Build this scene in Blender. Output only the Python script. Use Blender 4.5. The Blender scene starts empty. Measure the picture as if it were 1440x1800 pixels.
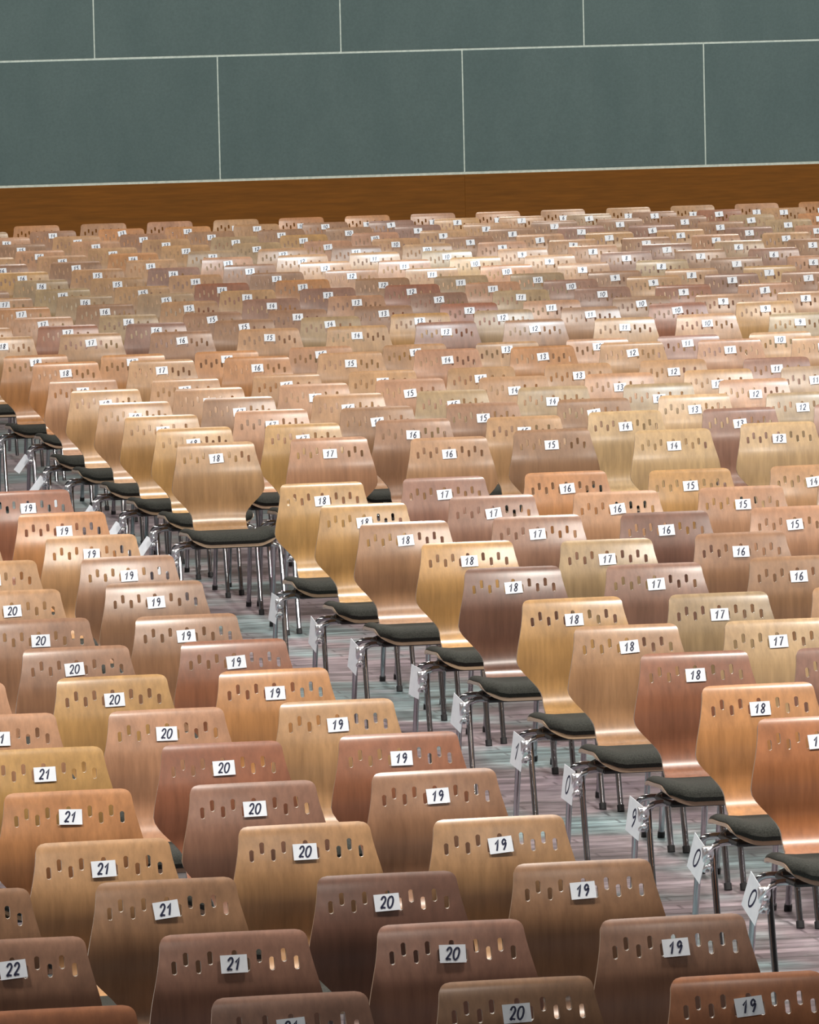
import bpy, bmesh, math, random
from mathutils import Vector, Matrix
random.seed(11)
scene = bpy.context.scene
C = scene.collection

# ------------------------------------------------------------------ camera, light, exposure
LABEL_Z = 0.765
cam_data = bpy.data.cameras.new('camera'); cam = bpy.data.objects.new('camera', cam_data); C.objects.link(cam)
cam_data.sensor_fit = 'HORIZONTAL'; cam_data.sensor_width = 36.0; cam_data.lens = 300.0
cam_data.clip_start = 0.1; cam_data.clip_end = 300
Rr = Vector((0.9825271, -0.18478, -0.0222916)); Ru = Vector((0.0383473, 0.0837778, 0.9957463)); Rf = Vector((0.1821265, 0.9792026, -0.0893998))
m = Matrix((Rr, Ru, -Rf)).transposed().to_4x4(); m.translation = Vector((-4.809395, -27.949421, 2.48389 + LABEL_Z))
cam.matrix_world = m
scene.camera = cam
scene.view_settings.view_transform = 'Standard'; scene.view_settings.look = 'None'
scene.view_settings.gamma = 1.0; scene.view_settings.use_curve_mapping = False
scene.view_settings.exposure = 0.0

world = bpy.data.worlds.new('hall_world'); scene.world = world; world.use_nodes = True
world.node_tree.nodes['Background'].inputs[0].default_value = (0.9, 0.95, 1.0, 1)
world.node_tree.nodes['Background'].inputs[1].default_value = 0.3

def area(name, loc, size, power, color, target=None, spread=180):
    l = bpy.data.lights.new(name, 'AREA'); l.shape = 'RECTANGLE'; l.size, l.size_y = size
    l.energy = power; l.color = color; l.spread = math.radians(spread)
    o = bpy.data.objects.new(name, l); C.objects.link(o); o.location = loc
    d = (Vector(target) - Vector(loc)) if target else Vector((0, 0, -1))
    o.rotation_euler = d.to_track_quat('-Z', 'Y').to_euler()
    return o
WARM = (1.0, 0.94, 0.86); COOL = (0.80, 0.93, 1.0)
for y, pw in ((-19, 60), (-11, 600), (-3, 420), (4, 300), (11, 235), (18, 215), (23, 150)):
    for k, x in enumerate((-5.5, 1, 7.5, 14)):       # the lamps over the left half of the rear block are dimmed
        dim = {11: (0.15, 0.45, 1.15, 1.1), 4: (0.8, 1.0, 1.1, 1.0)}.get(y, (1, 1, 1, 1))[k]
        area('ceiling_light', (x, y, 7.7), (0.5, 0.5), pw * dim, WARM)
def spot(name, loc, target, power, angle, blend, color, radius=0.15):
    l = bpy.data.lights.new(name, 'SPOT'); l.energy = power; l.color = color
    l.spot_size = math.radians(angle); l.spot_blend = blend; l.shadow_soft_size = radius
    o = bpy.data.objects.new(name, l); C.objects.link(o); o.location = loc
    o.rotation_euler = (Vector(target) - Vector(loc)).to_track_quat('-Z', 'Y').to_euler()
    return o
spot('added_spot', (5, 13, 7.4), (3.9, 17.6, 0.8), 1900, 27, 1.0, COOL, 0.2)  # unseen cool spots added to brighten the chair tops of certain rows
spot('added_spot', (4.6, 4.5, 7.4), (4.1, 9.8, 0.8), 1500, 30, 1.0, COOL, 0.2)
spot('added_spot', (4.2, -1.5, 7.4), (3.6, 4.4, 0.8), 1200, 24, 1.0, COOL, 0.2)

# ------------------------------------------------------------------ materials
def new_mat(name):
    mt = bpy.data.materials.new(name); mt.use_nodes = True
    nt = mt.node_tree; b = nt.nodes['Principled BSDF']
    return mt, nt, b
def noise(nt, vec, scale, detail=3, rough=0.55):
    n = nt.nodes.new('ShaderNodeTexNoise'); n.inputs['Scale'].default_value = scale
    n.inputs['Detail'].default_value = detail; n.inputs['Roughness'].default_value = rough
    if vec is not None: nt.links.new(vec, n.inputs['Vector'])
    return n
def ramp(nt, fac, stops):
    r = nt.nodes.new('ShaderNodeValToRGB'); nt.links.new(fac, r.inputs[0])
    e = r.color_ramp.elements
    while len(e) < len(stops): e.new(0.5)
    for k, (p, c) in enumerate(stops):
        e[k].position = p; e[k].color = (c[0], c[1], c[2], 1) if len(c) > 1 else (c[0], c[0], c[0], 1)
    return r
def mul(nt, a, b, fac=1.0, mode='MULTIPLY'):
    x = nt.nodes.new('ShaderNodeMix'); x.data_type = 'RGBA'; x.blend_type = mode
    x.inputs[0].default_value = fac
    nt.links.new(a, x.inputs[6]); nt.links.new(b, x.inputs[7])
    return x.outputs[2]
def obj_vec(nt, scale=(1, 1, 1), rand=True):
    tc = nt.nodes.new('ShaderNodeTexCoord'); mp = nt.nodes.new('ShaderNodeMapping')
    mp.inputs['Scale'].default_value = scale
    nt.links.new(tc.outputs['Object'], mp.inputs['Vector'])
    if rand:
        oi = nt.nodes.new('ShaderNodeObjectInfo'); mm = nt.nodes.new('ShaderNodeMath'); mm.operation = 'MULTIPLY'
        mm.inputs[1].default_value = 60; nt.links.new(oi.outputs['Random'], mm.inputs[0])
        nt.links.new(mm.outputs[0], mp.inputs['Location'])
    return mp.outputs[0]
def wood_mat(name, edge=False):
    mt, nt, b = new_mat(name)
    oi = nt.nodes.new('ShaderNodeObjectInfo')
    v1 = obj_vec(nt, (55, 55, 3.5)); n1 = noise(nt, v1, 1.0, 4, 0.6)
    v2 = obj_vec(nt, (9, 9, 3)); n2 = noise(nt, v2, 1.0, 2, 0.5)
    r1 = ramp(nt, n1.outputs[0], [(0.25, (0.76,)), (0.75, (1.16,))])
    r2 = ramp(nt, n2.outputs[0], [(0.3, (0.84, 0.80, 0.76)), (0.7, (1.10, 1.08, 1.04))])
    c = mul(nt, oi.outputs['Color'], r1.outputs[0]); c = mul(nt, c, r2.outputs[0])
    if edge:
        g = nt.nodes.new('ShaderNodeMix'); g.data_type = 'RGBA'; g.inputs[0].default_value = 0.65
        nt.links.new(c, g.inputs[6]); g.inputs[7].default_value = (0.40, 0.32, 0.24, 1); c = g.outputs[2]
    nt.links.new(c, b.inputs['Base Color'])
    b.inputs['Roughness'].default_value = 0.42
    b.inputs['Coat Weight'].default_value = 0.8; b.inputs['Coat Roughness'].default_value = 0.25
    bp = nt.nodes.new('ShaderNodeBump'); bp.inputs['Strength'].default_value = 0.12; bp.inputs['Distance'].default_value = 0.002
    nt.links.new(n1.outputs[0], bp.inputs['Height']); nt.links.new(bp.outputs[0], b.inputs['Normal'])
    return mt
M_WOOD = wood_mat('varnished_plywood'); M_EDGE = wood_mat('plywood_edge', True)
M_FAB, nt, b = new_mat('black_upholstery')
n = noise(nt, obj_vec(nt, (1, 1, 1)), 220, 2); r = ramp(nt, n.outputs[0], [(0.3, (0.016, 0.017, 0.015)), (0.7, (0.040, 0.042, 0.036))])
nt.links.new(r.outputs[0], b.inputs['Base Color']); b.inputs['Roughness'].default_value = 0.9; b.inputs['Specular IOR Level'].default_value = 0.25
M_CHROME, nt, b = new_mat('chromed_steel')
b.inputs['Base Color'].default_value = (0.42, 0.42, 0.45, 1); b.inputs['Metallic'].default_value = 1; b.inputs['Roughness'].default_value = 0.13
M_BOLT, nt, b = new_mat('polished_connector_steel')
b.inputs['Base Color'].default_value = (0.85, 0.87, 0.92, 1); b.inputs['Metallic'].default_value = 1; b.inputs['Roughness'].default_value = 0.3
M_RUB, nt, b = new_mat('black_rubber')
b.inputs['Base Color'].default_value = (0.015, 0.015, 0.017, 1); b.inputs['Roughness'].default_value = 0.6
M_PAPER, nt, b = new_mat('white_card')
n = noise(nt, obj_vec(nt), 30, 2); r = ramp(nt, n.outputs[0], [(0.3, (0.76, 0.82, 0.90)), (0.7, (0.84, 0.89, 0.96))])
nt.links.new(r.outputs[0], b.inputs['Base Color']); b.inputs['Roughness'].default_value = 0.35
M_INK, nt, b = new_mat('navy_ink')
b.inputs['Base Color'].default_value = (0.008, 0.012, 0.05, 1); b.inputs['Roughness'].default_value = 0.5
# wall panels
M_PANEL, nt, b = new_mat('grey_green_fibre_cement')
n = noise(nt, obj_vec(nt, (1.2, 1, 0.5)), 3.0, 5, 0.6); n2 = noise(nt, obj_vec(nt), 45, 4, 0.7)
r = ramp(nt, n.outputs[0], [(0.3, (0.090, 0.148, 0.150)), (0.7, (0.108, 0.170, 0.171))])
r2 = ramp(nt, n2.outputs[0], [(0.3, (0.90,)), (0.7, (1.10,))])
nt.links.new(mul(nt, r.outputs[0], r2.outputs[0]), b.inputs['Base Color']); b.inputs['Roughness'].default_value = 0.62
M_JOINT, nt, b = new_mat('pale_joint_filler')
n = noise(nt, obj_vec(nt, rand=False), 40, 2); r = ramp(nt, n.outputs[0], [(0.3, (0.55, 0.68, 0.63)), (0.7, (0.74, 0.86, 0.80))])
nt.links.new(r.outputs[0], b.inputs['Base Color']); b.inputs['Roughness'].default_value = 0.6
M_WAINS, nt, b = new_mat('orange_brown_wood_panelling')
n = noise(nt, obj_vec(nt, (0.8, 1, 12)), 2.0, 5, 0.6); n2 = noise(nt, obj_vec(nt, (4, 4, 60)), 1.0, 3)
r = ramp(nt, n.outputs[0], [(0.3, (0.18, 0.068, 0.007)), (0.7, (0.235, 0.086, 0.009))])
r2 = ramp(nt, n2.outputs[0], [(0.3, (0.85,)), (0.7, (1.12,))])
nt.links.new(mul(nt, r.outputs[0], r2.outputs[0]), b.inputs['Base Color']); b.inputs['Roughness'].default_value = 0.65; b.inputs['Specular IOR Level'].default_value = 0.25
# floor: mauve grey boards with blue grey patches
M_FLOOR, nt, b = new_mat('mauve_parquet_floor')
n = noise(nt, obj_vec(nt, (0.5, 0.55, 1), False), 1.3, 3, 0.55)
r = ramp(nt, n.outputs[0], [(0.36, (0.21, 0.165, 0.20)), (0.50, (0.30, 0.24, 0.265)), (0.56, (0.25, 0.34, 0.36)), (0.64, (0.19, 0.28, 0.30)), (0.70, (0.22, 0.18, 0.205))])
n2 = noise(nt, obj_vec(nt, (2.2, 9, 1), False), 1.0, 5, 0.7)
r2 = ramp(nt, n2.outputs[0], [(0.34, (0.30,)), (0.66, (1.35,))])
br = nt.nodes.new('ShaderNodeTexBrick'); nt.links.new(obj_vec(nt, (1, 1, 1), False), br.inputs['Vector'])
br.inputs['Scale'].default_value = 1.0; br.inputs['Brick Width'].default_value = 0.5; br.inputs['Row Height'].default_value = 0.09
br.inputs['Mortar Size'].default_value = 0.006; br.inputs['Color1'].default_value = (1, 1, 1, 1); br.inputs['Color2'].default_value = (0.78, 0.78, 0.80, 1)
br.inputs['Mortar'].default_value = (0.3, 0.28, 0.3, 1)
nt.links.new(mul(nt, mul(nt, r.outputs[0], r2.outputs[0]), br.outputs[0], 0.8), b.inputs['Base Color'])
b.inputs['Roughness'].default_value = 0.38
M_PLAST, nt, b = new_mat('off_white_plaster')
n = noise(nt, obj_vec(nt, rand=False), 4, 3); r = ramp(nt, n.outputs[0], [(0.3, (0.13, 0.13, 0.13)), (0.7, (0.16, 0.16, 0.155))])
nt.links.new(r.outputs[0], b.inputs['Base Color']); b.inputs['Roughness'].default_value = 0.9

# ------------------------------------------------------------------ helpers
def mesh_obj(name, bm, mats, parent=None, smooth=None):
    me = bpy.data.meshes.new(name); bm.normal_update(); bm.to_mesh(me); bm.free()
    for mt in (mats if isinstance(mats, (list, tuple)) else [mats]): me.materials.append(mt)
    if smooth is not None:
        me.polygons.foreach_set('use_smooth', [True] * len(me.polygons)); me.set_sharp_from_angle(angle=math.radians(smooth))
    o = bpy.data.objects.new(name, me); C.objects.link(o)
    if parent: o.parent = parent
    return o
def add_box(bm, x0, x1, y0, y1, z0, z1, bevel=0.0):
    r = bmesh.ops.create_cube(bm, size=1.0); vs = r['verts']
    for v in vs: v.co = Vector(((x0 + x1) / 2 + v.co.x * (x1 - x0), (y0 + y1) / 2 + v.co.y * (y1 - y0), (z0 + z1) / 2 + v.co.z * (z1 - z0)))
    if bevel:
        es = list({e for v in vs for e in v.link_edges}); bmesh.ops.bevel(bm, geom=es, offset=bevel, segments=1, affect='EDGES')
def catmull(P, sub):
    out = []
    P = [Vector(p) for p in P]
    for i in range(len(P) - 1):
        p0 = P[max(i - 1, 0)]; p1 = P[i]; p2 = P[i + 1]; p3 = P[min(i + 2, len(P) - 1)]
        for k in range(sub):
            t = k / sub
            out.append(0.5 * (2 * p1 + (p2 - p0) * t + (2 * p0 - 5 * p1 + 4 * p2 - p3) * t * t + (3 * p1 - p0 - 3 * p2 + p3) * t ** 3))
    out.append(P[-1]); return out
def add_tube(bm, pts, r, seg=10):
    pts = [Vector(p) for p in pts]; rings = []; up = None
    for i, p in enumerate(pts):
        t = (pts[min(i + 1, len(pts) - 1)] - pts[max(i - 1, 0)]).normalized()
        if up is None: up = t.orthogonal().normalized()
        up = (up - t * up.dot(t)).normalized(); sd = t.cross(up)
        rings.append([bm.verts.new(p + (up * math.cos(a) + sd * math.sin(a)) * r) for a in [2 * math.pi * k / seg for k in range(seg)]])
    for a, b2 in zip(rings, rings[1:]):
        for k in range(seg): bm.faces.new((a[k], a[(k + 1) % seg], b2[(k + 1) % seg], b2[k]))
    bm.faces.new(rings[0][::-1]); bm.faces.new(rings[-1])
def structure(o): o['kind'] = 'structure'; return o

# ------------------------------------------------------------------ the hall
WY = 25.58; X0, X1, Y0, ZT = -12.0, 20.0, -36.0, 8.0
bm = bmesh.new(); add_box(bm, X0, X1, Y0, WY + 0.3, -0.12, 0.0); structure(mesh_obj('floor', bm, M_FLOOR))
bm = bmesh.new(); add_box(bm, X0, X1, Y0, WY + 0.3, ZT, ZT + 0.15); structure(mesh_obj('ceiling', bm, M_PLAST))
bm = bmesh.new(); add_box(bm, X0 - .2, X0, Y0, WY + 0.3, 0, ZT); structure(mesh_obj('wall_left', bm, M_PLAST))
bm = bmesh.new(); add_box(bm, X1, X1 + .2, Y0, WY + 0.3, 0, ZT); structure(mesh_obj('wall_right', bm, M_PLAST))
bm = bmesh.new(); add_box(bm, X0, X1, Y0 - .2, Y0, 0, ZT); structure(mesh_obj('wall_front', bm, M_PLAST))
bm = bmesh.new(); add_box(bm, X0, X1, WY + 0.006, WY + 0.3, 0, ZT); wall = structure(mesh_obj('wall_back', bm, M_JOINT))
ZJ = LABEL_Z + 0.296; PH = 0.984; PW = 1.976
bm = bmesh.new(); add_box(bm, 0, PW - 0.011, 0.0035, 0.012, 0, PH - 0.017, 0.0015); p0 = mesh_obj('panel', bm, M_PANEL); pme = p0.data
bpy.data.objects.remove(p0)
for row in range(7):
    z = ZJ + 0.010 + row * PH
    xs = 3.68 if row % 2 == 0 else 2.70
    k0 = -8
    for k in range(k0, 9):
        x = xs + k * PW + 0.0065
        if x < X0 or x + PW > X1: continue
        if z + PH > ZT: continue
        o = bpy.data.objects.new('panel', pme); C.objects.link(o); o.parent = wall
        o.location = (x, WY, z + random.uniform(-.001, .001))
wb = bmesh.new(); add_box(wb, X0, X1, WY + 0.0, WY + 0.006, 0, ZJ - 0.011); wains = structure(mesh_obj('trim_1', wb, M_WAINS))
bm = bmesh.new(); add_box(bm, 0, 3.9518, -0.022, 0.0, 0.0, ZJ - 0.012, 0.002); p0 = mesh_obj('panel', bm, M_WAINS); wme = p0.data; bpy.data.objects.remove(p0)
for k in range(-4, 5):
    x = 1.70 + k * 3.952
    if x < X0 or x + 3.95 > X1: continue
    o = bpy.data.objects.new('panel', wme); C.objects.link(o); o.parent = wains; o.location = (x, WY, 0)

# ------------------------------------------------------------------ the chair
PROF = [(-.216, .405), (-.214, .425), (-.197, .438), (-.15, .442), (-.05, .436), (.03, .433), (.09, .436), (.140, .448), (.178, .468), (.203, .503), (.214, .55), (.209, .60),
        (.205, .65), (.210, .70), (.224, .745), (.239, .782), (.250, .808), (.259, .825), (.268, .835)]
TOPZ = 0.835
prof = [(p.x, p.y) for p in catmull([Vector((a, b_, 0)) for a, b_ in PROF], 3)]
def sstep(a, b_, x):
    t = max(0, min(1, (x - a) / (b_ - a))); return t * t * (3 - 2 * t)
def half_width(i):
    y, z = prof[i]
    if z > 0.455 and y > 0.1:                      # backrest
        d = TOPZ - z
        w = 0.175 + 0.036 * sstep(0.0, 0.215, d)
        w = w + (0.121 - w) * sstep(0.20, 0.335, d)
        arc = sum(math.dist(prof[k], prof[k + 1]) for k in range(i, len(prof) - 1))
        r = 0.027
        if arc < r: w = w - r + math.sqrt(max(r * r - (r - arc) ** 2, 0))
        return w
    w = 0.121 + (0.205 - 0.121) * sstep(0.155, 0.07, y)
    arc = sum(math.dist(prof[k], prof[k + 1]) for k in range(0, i)); r = 0.045
    if arc < r: w = w - r + math.sqrt(max(r * r - (r - arc) ** 2, 0))
    return w
def seat_lift(x, y): return 0.026 * sstep(0.11, 0.20, abs(x)) * sstep(0.14, 0.02, y)
def surf(i, x):
    y, z = prof[i]
    if z > 0.455 and y > 0.1: y -= 0.25 * x * x * sstep(0.46, 0.6, z)
    else: z += seat_lift(x, y)
    return Vector((x, y, z))
def prof_normal(i):
    a = prof[max(i - 1, 0)]; b_ = prof[min(i + 1, len(prof) - 1)]
    t = Vector((b_[0] - a[0], b_[1] - a[1])).normalized(); return Vector((0, -t.y, t.x))
NX = 18; TH = 0.011
bm = bmesh.new(); F = []; Bk = []
for i in range(len(prof)):
    w = half_width(i); n_ = prof_normal(i); fr = []; bk = []
    for j in range(NX + 1):
        x = w * (2 * j / NX - 1); s_ = surf(i, x)
        fr.append(bm.verts.new(s_)); bk.append(bm.verts.new(s_ - n_ * TH))
    F.append(fr); Bk.append(bk)
for i in range(len(prof) - 1):
    for j in range(NX):
        ff = bm.faces.new((F[i][j], F[i][j + 1], F[i + 1][j + 1], F[i + 1][j])); ff.material_index = 1 if prof[i][0] < 0.1 else 0; bm.faces.new((Bk[i][j + 1], Bk[i][j], Bk[i + 1][j], Bk[i + 1][j + 1]))
    for a, flip in ((0, 0), (NX, 1)):
        f = (F[i][a], F[i + 1][a], Bk[i + 1][a], Bk[i][a]); f = bm.faces.new(f[::-1] if flip else f); f.material_index = 1
for i, flip in ((0, 1), (len(prof) - 1, 0)):
    for j in range(NX):
        f = (F[i][j], F[i][j + 1], Bk[i][j + 1], Bk[i][j]); f = bm.faces.new(f[::-1] if flip else f); f.material_index = 1
bmesh.ops.recalc_face_normals(bm, faces=bm.faces)
shell_obj = mesh_obj('plywood_shell', bm, [M_WOOD, M_EDGE])
cb = bmesh.new()
for k in range(11):                               # eleven slots, high and low in turn
    cx = (k - 5) * 0.0292; cz = 0.770 + (0.009 if k % 2 else -0.009); r = 0.0066; h = 0.0090
    ring = [(cx + r * math.cos(a), cz + (h if math.sin(a) > 0 else -h) + r * math.sin(a)) for a in [math.pi * (q + 0.5) / 5 for q in range(10)]]
    A = [cb.verts.new((x, 0.15, z)) for x, z in ring]; B_ = [cb.verts.new((x, 0.32, z)) for x, z in ring]
    cb.faces.new(A); cb.faces.new(B_[::-1])
    for q in range(10): cb.faces.new((A[q], B_[q], B_[(q + 1) % 10], A[(q + 1) % 10]))
for f in cb.faces: f.material_index = 1
bmesh.ops.recalc_face_normals(cb, faces=cb.faces)
cut = mesh_obj('slot_cutter', cb, [M_WOOD, M_EDGE])
md = shell_obj.modifiers.new('slots', 'BOOLEAN'); md.operation = 'DIFFERENCE'; md.solver = 'EXACT'; md.object = cut
dg = bpy.context.evaluated_depsgraph_get(); dg.update()
shell_me = bpy.data.meshes.new_from_object(shell_obj.evaluated_get(dg)); shell_me.name = 'plywood_shell'
shell_me.polygons.foreach_set('use_smooth', [True] * len(shell_me.polygons)); shell_me.set_sharp_from_angle(angle=math.radians(40))
bpy.data.objects.remove(cut); bpy.data.objects.remove(shell_obj)

def part_mesh(bm, mats, smooth=40):
    o = mesh_obj('tmp', bm, mats, None, smooth); me = o.data; bpy.data.objects.remove(o); return me
# seat cushion: plump pad that follows the dished seat
bm = bmesh.new(); idx = [i for i in range(len(prof)) if prof[i][0] < 0.118 and i >= 2]; NC = 16
T = []; U = []
for a, i in enumerate(idx):
    w = min(half_width(i), 0.205) - 0.003; n_ = prof_normal(i); tr = []; ur = []
    v = a / (len(idx) - 1)
    for j in range(NC + 1):
        u = -math.cos(math.pi * j / NC)
        x = w * u
        e = (max(0, 1 - abs(u) ** 6) ** 0.5) * (max(0, 1 - abs(2 * v - 1) ** 8) ** 0.5)
        s_ = surf(i, x)
        tr.append(bm.verts.new(s_ + n_ * (0.003 + 0.022 * e))); ur.append(bm.verts.new(s_ + n_ * 0.0012))
    T.append(tr); U.append(ur)
for a in range(len(idx) - 1):
    for j in range(NC):
        bm.faces.new((T[a][j], T[a][j + 1], T[a + 1][j + 1], T[a + 1][j])); bm.faces.new((U[a][j + 1], U[a][j], U[a + 1][j], U[a + 1][j + 1]))
    for j in (0, NC): bm.faces.new((T[a][j], T[a + 1][j], U[a + 1][j], U[a][j]))
for a in (0, len(idx) - 1):
    for j in range(NC): bm.faces.new((T[a][j], T[a][j + 1], U[a][j + 1], U[a][j]))
bmesh.ops.recalc_face_normals(bm, faces=bm.faces); cushion_me = part_mesh(bm, M_FAB, 60)
TR = 0.0105
def leg_mesh(sx, front):
    bm = bmesh.new()
    if front: P = [(sx * .150, -.070, .398), (sx * .200, -.072, .398), (sx * .222, -.078, .385), (sx * .228, -.088, .355), (sx * .230, -.135, .20), (sx * .230, -.192, .02)]
    else: P = [(sx * .150, .080, .398), (sx * .200, .082, .398), (sx * .222, .088, .385), (sx * .228, .098, .355), (sx * .230, .140, .20), (sx * .230, .195, .02)]
    add_tube(bm, catmull(P, 3), TR); return part_mesh(bm, M_CHROME)
def cap_mesh(sx, front):
    bm = bmesh.new(); y0, y1 = (-.190, -.197) if front else (.193, .200)
    add_tube(bm, [(sx * .230, y0, .022), (sx * .230, y0 + (y1 - y0) * .5, .012), (sx * .230, y1, 0.0)], 0.0132); return part_mesh(bm, M_RUB)
LEGS = [(sx, fr, leg_mesh(sx, fr), cap_mesh(sx, fr)) for sx in (-1, 1) for fr in (True, False)]
bm = bmesh.new()                                   # steel frame under the shell
for sx in (-1, 1): add_tube(bm, catmull([(sx * .165, -.165, .405), (sx * .168, -.10, .404), (sx * .168, .06, .400), (sx * .120, .125, .408)], 3), 0.009, 8)
for y, z in ((-.165, .405), (-.072, .398), (.082, .398)): add_tube(bm, [(-.17, y, z), (.17, y, z)], 0.009, 8)
frame_me = part_mesh(bm, M_RUB)
bm = bmesh.new()                                   # row connector: hook plate, eye and bolt heads at the left front corner
add_box(bm, -.262, -.226, -.098, -.078, .352, .392, .004)
add_tube(bm, catmull([(-.215, -.10, .396), (-.245, -.135, .392), (-.262, -.13, .370), (-.258, -.10, .350)], 4), 0.006, 8)
add_tube(bm, catmull([(-.228, -.09, .345), (-.250, -.115, .338), (-.262, -.105, .322), (-.245, -.09, .318)], 4), 0.005, 8)
for z in (.384, .362, .334):
    r = bmesh.ops.create_uvsphere(bm, u_segments=8, v_segments=6, radius=0.009)
    for v in r['verts']: v.co += Vector((-.246, -.112, z))
hook_me = part_mesh(bm, M_BOLT)

# cards and handwriting
GL = {'0': [[(.5, 1), (.15, .82), (.02, .45), (.15, .1), (.45, 0), (.8, .2), (.95, .6), (.82, .9), (.5, 1)]],
      '1': [[(.1, .62), (.62, 1), (.52, .5), (.42, 0)]],
      '2': [[(.08, .75), (.3, .97), (.65, 1), (.85, .78), (.68, .5), (.1, .04), (.5, .08), (.92, .02)]],
      '3': [[(.1, .88), (.5, 1), (.85, .8), (.45, .55), (.85, .3), (.5, 0), (.08, .14)]],
      '4': [[(.6, 1), (.1, .35), (.95, .38)], [(.72, .65), (.6, 0)]],
      '5': [[(.9, 1), (.35, .98), (.22, .58), (.6, .62), (.85, .35), (.6, .03), (.08, .08)]],
      '6': [[(.75, 1), (.3, .7), (.1, .3), (.35, 0), (.75, .08), (.82, .36), (.5, .52), (.15, .35)]],
      '7': [[(.12, .95), (.9, 1), (.6, .5), (.4, 0)]],
      '8': [[(.55, .52), (.2, .74), (.5, 1), (.85, .8), (.55, .52), (.12, .25), (.42, 0), (.8, .22), (.55, .52)]],
      '9': [[(.82, .75), (.5, 1), (.15, .78), (.35, .5), (.8, .68), (.78, .4), (.45, 0)]]}
def strokes_mesh(text, h, wd, gap, th, smooth_curve=True):
    bm = bmesh.new(); total = len(text) * wd + (len(text) - 1) * gap; x0 = -total / 2
    for ch in text:
        for st in GL[ch]:
            pts = [Vector((x0 + px * wd + (pz - .5) * h * 0.18, 0, (pz - .5) * h)) for px, pz in st]
            if ch not in '147': pts = catmull(pts, 3)
            L = []; Rv = []
            for i, p in enumerate(pts):
                t = (pts[min(i + 1, len(pts) - 1)] - pts[max(i - 1, 0)]).normalized(); nn = Vector((t.z, 0, -t.x)) * th / 2
                L.append(bm.verts.new(p + nn)); Rv.append(bm.verts.new(p - nn))
            for i in range(len(pts) - 1):
                bm.faces.new((L[i], L[i + 1], Rv[i + 1], Rv[i]))
        x0 += wd + gap
    for f in bm.faces:
        if f.normal.y > 0: f.normal_flip()
    return part_mesh(bm, M_INK)
NUM = {n_: strokes_mesh(str(n_), .0290, .0142 if n_ > 9 else .015, .0036, .0045) for n_ in range(1, 24)}
bm = bmesh.new(); add_box(bm, -.0318, .0318, -.0006, .0006, -.0218, .0218); 
card_me = part_mesh(bm, M_PAPER)
bm = bmesh.new(); add_box(bm, -.06, .06, -.0008, .0008, -.057, .057); tag_me = part_mesh(bm, M_PAPER)
bm = bmesh.new(); add_box(bm, -.024, .024, -.0008, .0008, -.052, .052); slip_me = part_mesh(bm, M_PAPER)
TAGNUM = {k: strokes_mesh(k, .062, .036, 0, .007) for k in '0149'}

def lin(r, g, b_):
    f = lambda c: (c / 255) / 12.92 if c < 10 else ((c / 255 + .055) / 1.055) ** 2.4
    return (f(r), f(g), f(b_), 1.0)
TONE = {'Y': ('golden tan', (188, 147, 92)), 'T': ('tan', (182, 142, 102)), 'P': ('pinkish tan', (182, 138, 106)), 'O': ('orange tan', (190, 136, 88)),
        'B': ('mid brown', (156, 118, 88)), 'R': ('reddish brown', (152, 98, 72)), 'D': ('dark mauve brown', (118, 82, 68)), 'G': ('greyish tan', (168, 142, 108)),
        'M': ('mauve brown', (148, 110, 92)), 'L': ('pale tan', (202, 170, 128)), 'K': ('orange brown', (168, 108, 68))}
COLORS = {  # seat number -> tones row by row
 ('N', 19): 'ROTBBBROTRBTBMK', ('N', 18): 'YYBYDYTROK', ('N', 17): 'MMMGMGLM', ('N', 16): 'OPDBB', ('N', 15): 'YPP', ('N', 14): 'T',
 ('N', 20): '..BTBBYPRMBDMB', ('N', 21): '.......PYOTBMM', ('N', 22): '............BMK',
 ('M', 18): 'TYYTTPOO', ('M', 17): 'PYPBTTTO', ('M', 16): 'TBBTPTOO', ('M', 15): 'BTBGPTTP', ('M', 14): 'LLBGTTPT', ('M', 13): 'LMLGPTOT', ('M', 12): 'LMGPTTTP'}
COLORS[('N', 20)] = '..TTTBBYPRMTDMB'; COLORS[('N', 21)] = '.......PPYOTBMM'
WORDS = ['zero', 'one', 'two', 'three', 'four', 'five', 'six', 'seven', 'eight', 'nine', 'ten', 'eleven', 'twelve', 'thirteen', 'fourteen', 'fifteen',
         'sixteen', 'seventeen', 'eighteen', 'nineteen', 'twenty', 'twenty-one', 'twenty-two', 'twenty-three']
BLOCK = {'N': 'front block', 'M': 'middle block', 'B': 'rear block'}
ORD = ['first', 'second', 'third', 'fourth', 'fifth', 'sixth', 'seventh', 'eighth', 'ninth', 'tenth', 'eleventh', 'twelfth', 'thirteenth', 'fourteenth', 'fifteenth']
GROUP = {'N': 'numbered plywood chairs in front of the cross aisle', 'M': 'numbered plywood chairs between the cross aisles', 'B': 'numbered plywood chairs behind the far cross aisle'}
ORIGIN_Y = 0.234                                   # the number card sits this far behind the chair origin
def child(name, me, parent, loc=None, rot=None):
    o = bpy.data.objects.new(name, me); C.objects.link(o); o.parent = parent
    if loc: o.location = loc
    if rot: o.rotation_euler = rot
    return o
def card_place(z):
    k = min(range(len(prof)), key=lambda i: abs(prof[i][1] - z) + (0 if prof[i][0] > .15 else 9))
    a, b_ = prof[k - 1], prof[k + 1]
    y = prof[k][0] + (z - prof[k][1]) * (b_[0] - a[0]) / (b_[1] - a[1])
    return y, math.atan2(b_[0] - a[0], b_[1] - a[1])
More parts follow.
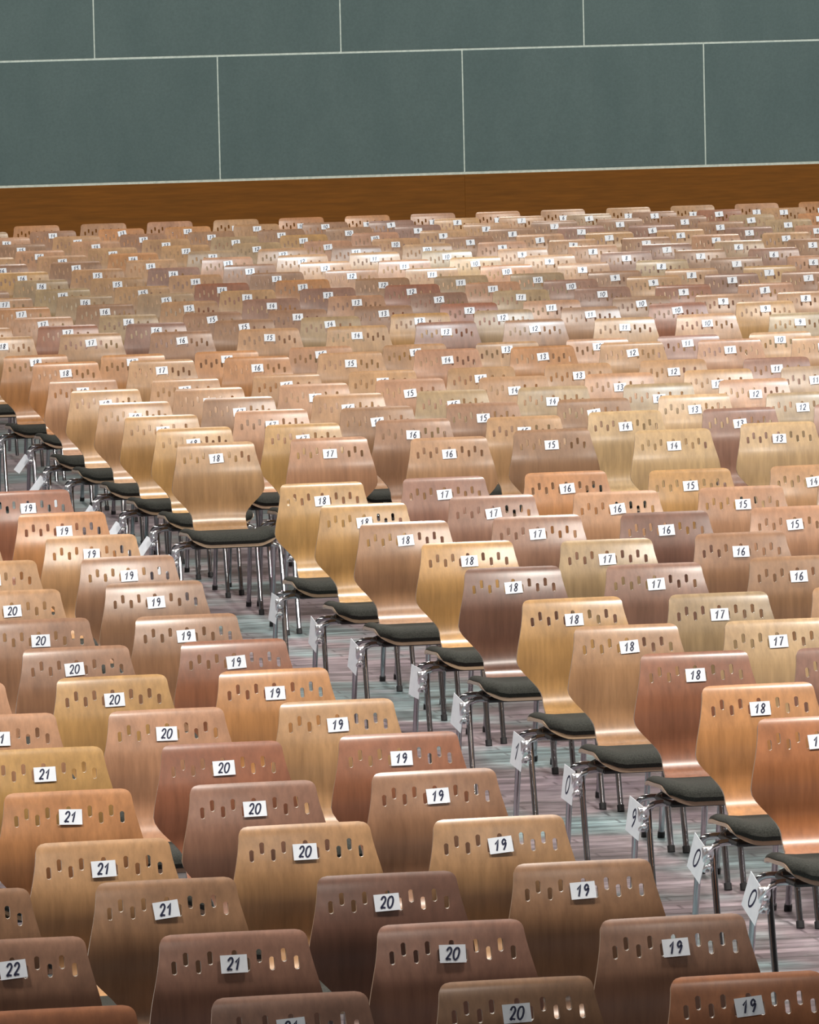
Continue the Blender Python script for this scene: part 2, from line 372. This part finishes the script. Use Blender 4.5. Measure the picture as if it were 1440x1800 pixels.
def make_chair(blk, row, num, X, Y, tone, rotz):
    t = bpy.data.objects.new('stacking_chair', None); C.objects.link(t); t.empty_display_size = 0.2
    t.location = (X, Y - ORIGIN_Y, 0); t.rotation_euler = (0, 0, rotz)
    hs = 1.0                                        # the chairs further back are a slightly lower make
    if blk == 'B': hs = 0.957 if row >= 13 else 0.98 if row == 0 else 0.968
    elif blk == 'M' and row >= 5: hs = (0.985, 0.985, 0.966)[row - 5]
    t.scale = (1, 1, hs)
    name, rgb = TONE[tone]
    if blk == 'N': where = '%s row before the near cross aisle' % ORD[row]
    elif blk == 'M': where = '%s row behind the near cross aisle' % ORD[row]
    else: where = ('last row before the back wall' if row == 14 else '%s row behind the far cross aisle' % ORD[row])
    t['label'] = '%s plywood chair, seat %s, %s' % (name if blk != 'B' else 'brown', WORDS[num], where)
    t['category'] = 'chair'; t['group'] = GROUP[blk]
    sh = child('plywood_shell', shell_me, t)
    jit = random.uniform(.84, .96); c = lin(*rgb); sh.color = (c[0] * jit, c[1] * jit * random.uniform(.97, 1.03), c[2] * jit * random.uniform(.95, 1.05), 1)
    child('seat_cushion', cushion_me, t); child('seat_frame', frame_me, t); child('row_connector', hook_me, t)
    near = blk != 'B'
    for sx, fr, lm, cm in LEGS:
        l = child('leg', lm, t)
        if near: child('foot_cap', cm, l)
    z = (LABEL_Z if (blk == 'B' and row == 14) else LABEL_Z / hs) + random.gauss(0, .0012)
    y, tilt = card_place(z)
    cd = child('number_card', card_me, t, (random.gauss(0.0, .003), y - 0.0035, z), (-tilt, random.gauss(-0.035, .035), 0))
    child('number_print', NUM[num], cd, (0, -.0012, 0))
    if num == 18 and blk in 'NM':
        if blk == 'N':
            tg = child('row_tag', tag_me, t, (-.252, .022, .342), (math.radians(random.uniform(-8, -3)), math.radians([4, 14, 12, 4, 12, 8, 6, 10, 20, 24][row]), math.radians(-90 + random.uniform(5, 9))))
            if row in (5, 6, 7, 8, 9): child('tag_print', TAGNUM['110900'[row - 4]], tg, (0, -.0014, 0))
        else:
            tg = child('row_tag', slip_me, t, (-.285, -.04, .315), (math.radians(-28), math.radians(24 + random.uniform(-6, 6)), math.radians(-55)))
    return t
# block (N front, M middle, B rear), row, (seat number, x, y of its number card)
CHAIR_ROWS = [
 ('N',0,[(19,-1.199,0.118),(18,0.014,-0.041),(17,0.544,0.004),(16,1.073,0.044),(15,1.581,-0.061),(14,2.105,-0.075)]),
 ('N',1,[(19,-1.207,-0.972),(18,-0.001,-1.091),(17,0.554,-0.938),(16,1.062,-0.976),(15,1.584,-0.966),(14,2.094,-0.944)]),
 ('N',2,[(20,-1.756,-1.96),(19,-1.234,-1.998),(18,0.006,-1.952),(17,0.538,-1.91),(16,1.046,-1.958),(15,1.573,-1.936)]),
 ('N',3,[(20,-1.737,-2.886),(19,-1.215,-2.902),(18,0.076,-2.864),(17,0.584,-2.984),(16,1.123,-2.915)]),
 ('N',4,[(20,-1.801,-3.997),(19,-1.263,-3.889),(18,0.037,-3.888),(17,0.545,-3.968),(16,1.097,-3.899)]),
 ('N',5,[(20,-1.839,-5.009),(19,-1.331,-5.064),(18,0.02,-5.04),(17,0.528,-5.07),(16,1.051,-5.021)]),
 ('N',6,[(20,-1.828,-5.923),(19,-1.307,-5.92),(18,0.002,-5.964),(17,0.51,-5.987)]),
 ('N',7,[(21,-2.354,-6.84),(20,-1.837,-6.811),(19,-1.323,-6.818),(18,0.03,-6.838),(17,0.538,-6.869)]),
 ('N',8,[(21,-2.316,-7.707),(20,-1.808,-7.749),(19,-1.283,-7.714),(18,0.017,-7.773)]),
 ('N',9,[(21,-2.295,-8.571),(20,-1.782,-8.628),(19,-1.256,-8.592),(18,-0.018,-8.639)]),
 ('N',10,[(21,-2.355,-9.538),(20,-1.837,-9.542),(19,-1.313,-9.459)]),
 ('N',11,[(21,-2.399,-10.561),(20,-1.844,-10.426),(19,-1.335,-10.473)]),
 ('N',12,[(22,-2.867,-11.34),(21,-2.35,-11.322),(20,-1.812,-11.399),(19,-1.302,-11.352)]),
 ('N',13,[(22,-2.848,-12.174),(21,-2.33,-12.233),(20,-1.81,-12.246),(19,-1.289,-12.332)]),
 ('N',14,[(22,-2.88,-13.213),(21,-2.356,-13.187),(20,-1.833,-13.134),(19,-1.325,-13.229)]),
 ('M',0,[(18,-0.065,2.27),(17,0.458,2.309),(16,0.966,2.083),(15,1.487,2.321),(14,1.995,2.058),(13,2.527,2.239)]),
 ('M',1,[(18,-0.026,3.184),(17,0.487,3.181),(16,1.015,3.217),(15,1.526,3.144),(14,2.034,3.238),(13,2.566,3.17),(12,3.115,3.216)]),
 ('M',2,[(18,-0.052,4),(17,0.491,4.104),(16,1.002,4.057),(15,1.518,4.066),(14,2.058,4.087),(13,2.566,4.113),(12,3.075,4.006)]),
 ('M',3,[(18,-0.047,4.921),(17,0.484,5.007),(16,1.018,4.975),(15,1.539,4.973),(14,2.047,4.978),(13,2.569,4.919),(12,3.077,5.002),(11,3.585,4.971)]),
 ('M',4,[(18,-0.056,5.857),(17,0.452,5.723),(16,0.985,5.756),(15,1.493,5.85),(14,2.012,5.771),(13,2.549,5.735),(12,3.068,5.751),(11,3.576,5.751)]),
 ('M',5,[(18,-0.041,6.795),(17,0.467,6.614),(16,1.001,6.67),(15,1.512,6.7),(14,2.033,6.696),(13,2.547,6.707),(12,3.06,6.753),(11,3.593,6.649)]),
 ('M',6,[(18,0.064,8.203),(17,0.572,8.12),(16,1.085,8.12),(15,1.612,8.199),(14,2.138,8.197),(13,2.666,8.166),(12,3.173,8.226),(11,3.709,8.199),(10,4.238,8.207)]),
 ('M',7,[(18,0.02,9.101),(17,0.528,8.881),(16,1.048,8.889),(15,1.588,8.991),(14,2.096,8.914),(13,2.604,8.842),(12,3.119,8.859),(11,3.639,8.88),(10,4.163,8.901)]),
 ('B',0,[(18,0.029,10.593),(17,0.539,10.639),(16,1.05,10.547),(15,1.558,10.54),(14,2.065,10.508),(13,2.6,10.599),(12,3.107,10.538),(11,3.615,10.429),(10,4.122,10.527),(9,4.629,10.342)]),
 ('B',1,[(18,0.037,11.612),(17,0.545,11.626),(16,1.052,11.566),(15,1.589,11.61),(14,2.1,11.606),(13,2.647,11.641),(12,3.16,11.699),(11,3.69,11.706),(10,4.248,11.807),(9,4.756,11.696),(8,5.264,11.601)]),
 ('B',2,[(17,0.515,12.516),(16,1.023,12.46),(15,1.53,12.43),(14,2.039,12.401),(13,2.584,12.492),(12,3.106,12.475),(11,3.621,12.486),(10,4.191,12.568),(9,4.701,12.542),(8,5.214,12.547)]),
 ('B',3,[(17,0.519,13.567),(16,1.048,13.598),(15,1.573,13.631),(14,2.081,13.608),(13,2.622,13.637),(12,3.145,13.653),(11,3.662,13.648),(10,4.192,13.683),(9,4.699,13.635),(8,5.207,13.551),(7,5.738,13.606)]),
 ('B',4,[(17,0.55,14.613),(16,1.058,14.592),(15,1.566,14.572),(14,2.096,14.609),(13,2.604,14.556),(12,3.163,14.637),(11,3.681,14.623),(10,4.189,14.619),(9,4.753,14.723),(8,5.264,14.704),(7,5.771,14.715)]),
 ('B',5,[(17,0.511,15.438),(16,1.034,15.456),(15,1.548,15.436),(14,2.073,15.483),(13,2.62,15.591),(12,3.128,15.479),(11,3.64,15.463),(10,4.148,15.476),(9,4.655,15.424),(8,5.163,15.411),(7,5.695,15.463)]),
 ('B',6,[(16,1.04,16.566),(15,1.548,16.553),(14,2.072,16.571),(13,2.616,16.564),(12,3.126,16.619),(11,3.651,16.526),(10,4.166,16.561),(9,4.674,16.493),(8,5.227,16.583),(7,5.748,16.606),(6,6.256,16.523)]),
 ('B',7,[(16,1.049,17.59),(15,1.574,17.686),(14,2.082,17.569),(13,2.61,17.645),(12,3.14,17.704),(11,3.666,17.605),(10,4.174,17.682),(9,4.682,17.626),(8,5.238,17.722),(7,5.746,17.682),(6,6.254,17.639)]),
 ('B',8,[(16,1.049,18.655),(15,1.573,18.724),(14,2.09,18.676),(13,2.62,18.679),(12,3.15,18.679),(11,3.66,18.695),(10,4.168,18.659),(9,4.695,18.619),(8,5.219,18.713),(7,5.727,18.636),(6,6.273,18.744),(5,6.781,18.668)]),
 ('B',9,[(16,1.087,19.611),(15,1.595,19.605),(14,2.103,19.641),(13,2.667,19.603),(12,3.175,19.642),(11,3.703,19.636),(10,4.211,19.616),(9,4.75,19.604),(8,5.266,19.612),(7,5.799,19.607),(6,6.333,19.689),(5,6.841,19.658)]),
 ('B',10,[(15,1.543,20.401),(14,2.079,20.475),(13,2.613,20.514),(12,3.139,20.544),(11,3.65,20.493),(10,4.158,20.541),(9,4.69,20.506),(8,5.213,20.503),(7,5.721,20.485),(6,6.272,20.573),(5,6.792,20.619),(4,7.299,20.549)]),
 ('B',11,[(15,1.543,21.407),(14,2.104,21.53),(13,2.618,21.485),(12,3.133,21.523),(11,3.642,21.492),(10,4.174,21.489),(9,4.699,21.546),(8,5.208,21.528),(7,5.731,21.526),(6,6.239,21.366),(5,6.804,21.545),(4,7.324,21.554)]),
 ('B',12,[(15,1.565,22.456),(14,2.073,22.34),(13,2.586,22.391),(12,3.105,22.434),(11,3.631,22.4),(10,4.147,22.414),(9,4.675,22.436),(8,5.192,22.41),(7,5.727,22.451),(6,6.236,22.469),(5,6.751,22.525),(4,7.258,22.45),(3,7.766,22.341)]),
 ('B',13,[(15,1.538,23.555),(14,2.048,23.467),(13,2.574,23.479),(12,3.091,23.494),(11,3.623,23.534),(10,4.159,23.515),(9,4.667,23.481),(8,5.185,23.528),(7,5.693,23.515),(6,6.23,23.54),(5,6.761,23.608),(4,7.268,23.585),(3,7.776,23.558)]),
 ('B',14,[(14,2.05,24.42),(13,2.57,24.42),(12,3.09,24.42),(11,3.61,24.42),(10,4.13,24.42),(9,4.65,24.42),(8,5.17,24.42),(7,5.69,24.42),(6,6.21,24.42),(5,6.73,24.42),(4,7.25,24.42),(3,7.77,24.42),(2,8.29,24.42)]),
]
for blk, row, seats in CHAIR_ROWS:
    for num, X, Y in seats:
        cs = COLORS.get((blk, num), '')
        tone = cs[row] if row < len(cs) and cs[row] != '.' else random.choice('TTTTPPOOTP' if (blk == 'B' and row == 14) else 'TTTTBBBGGMMPPOYR' if blk == 'B' else 'TTPTBMYG')
        make_chair(blk, row, num, X, Y, tone, random.gauss(0, .008 if blk == 'B' else .012))
bpy.context.view_layer.update()
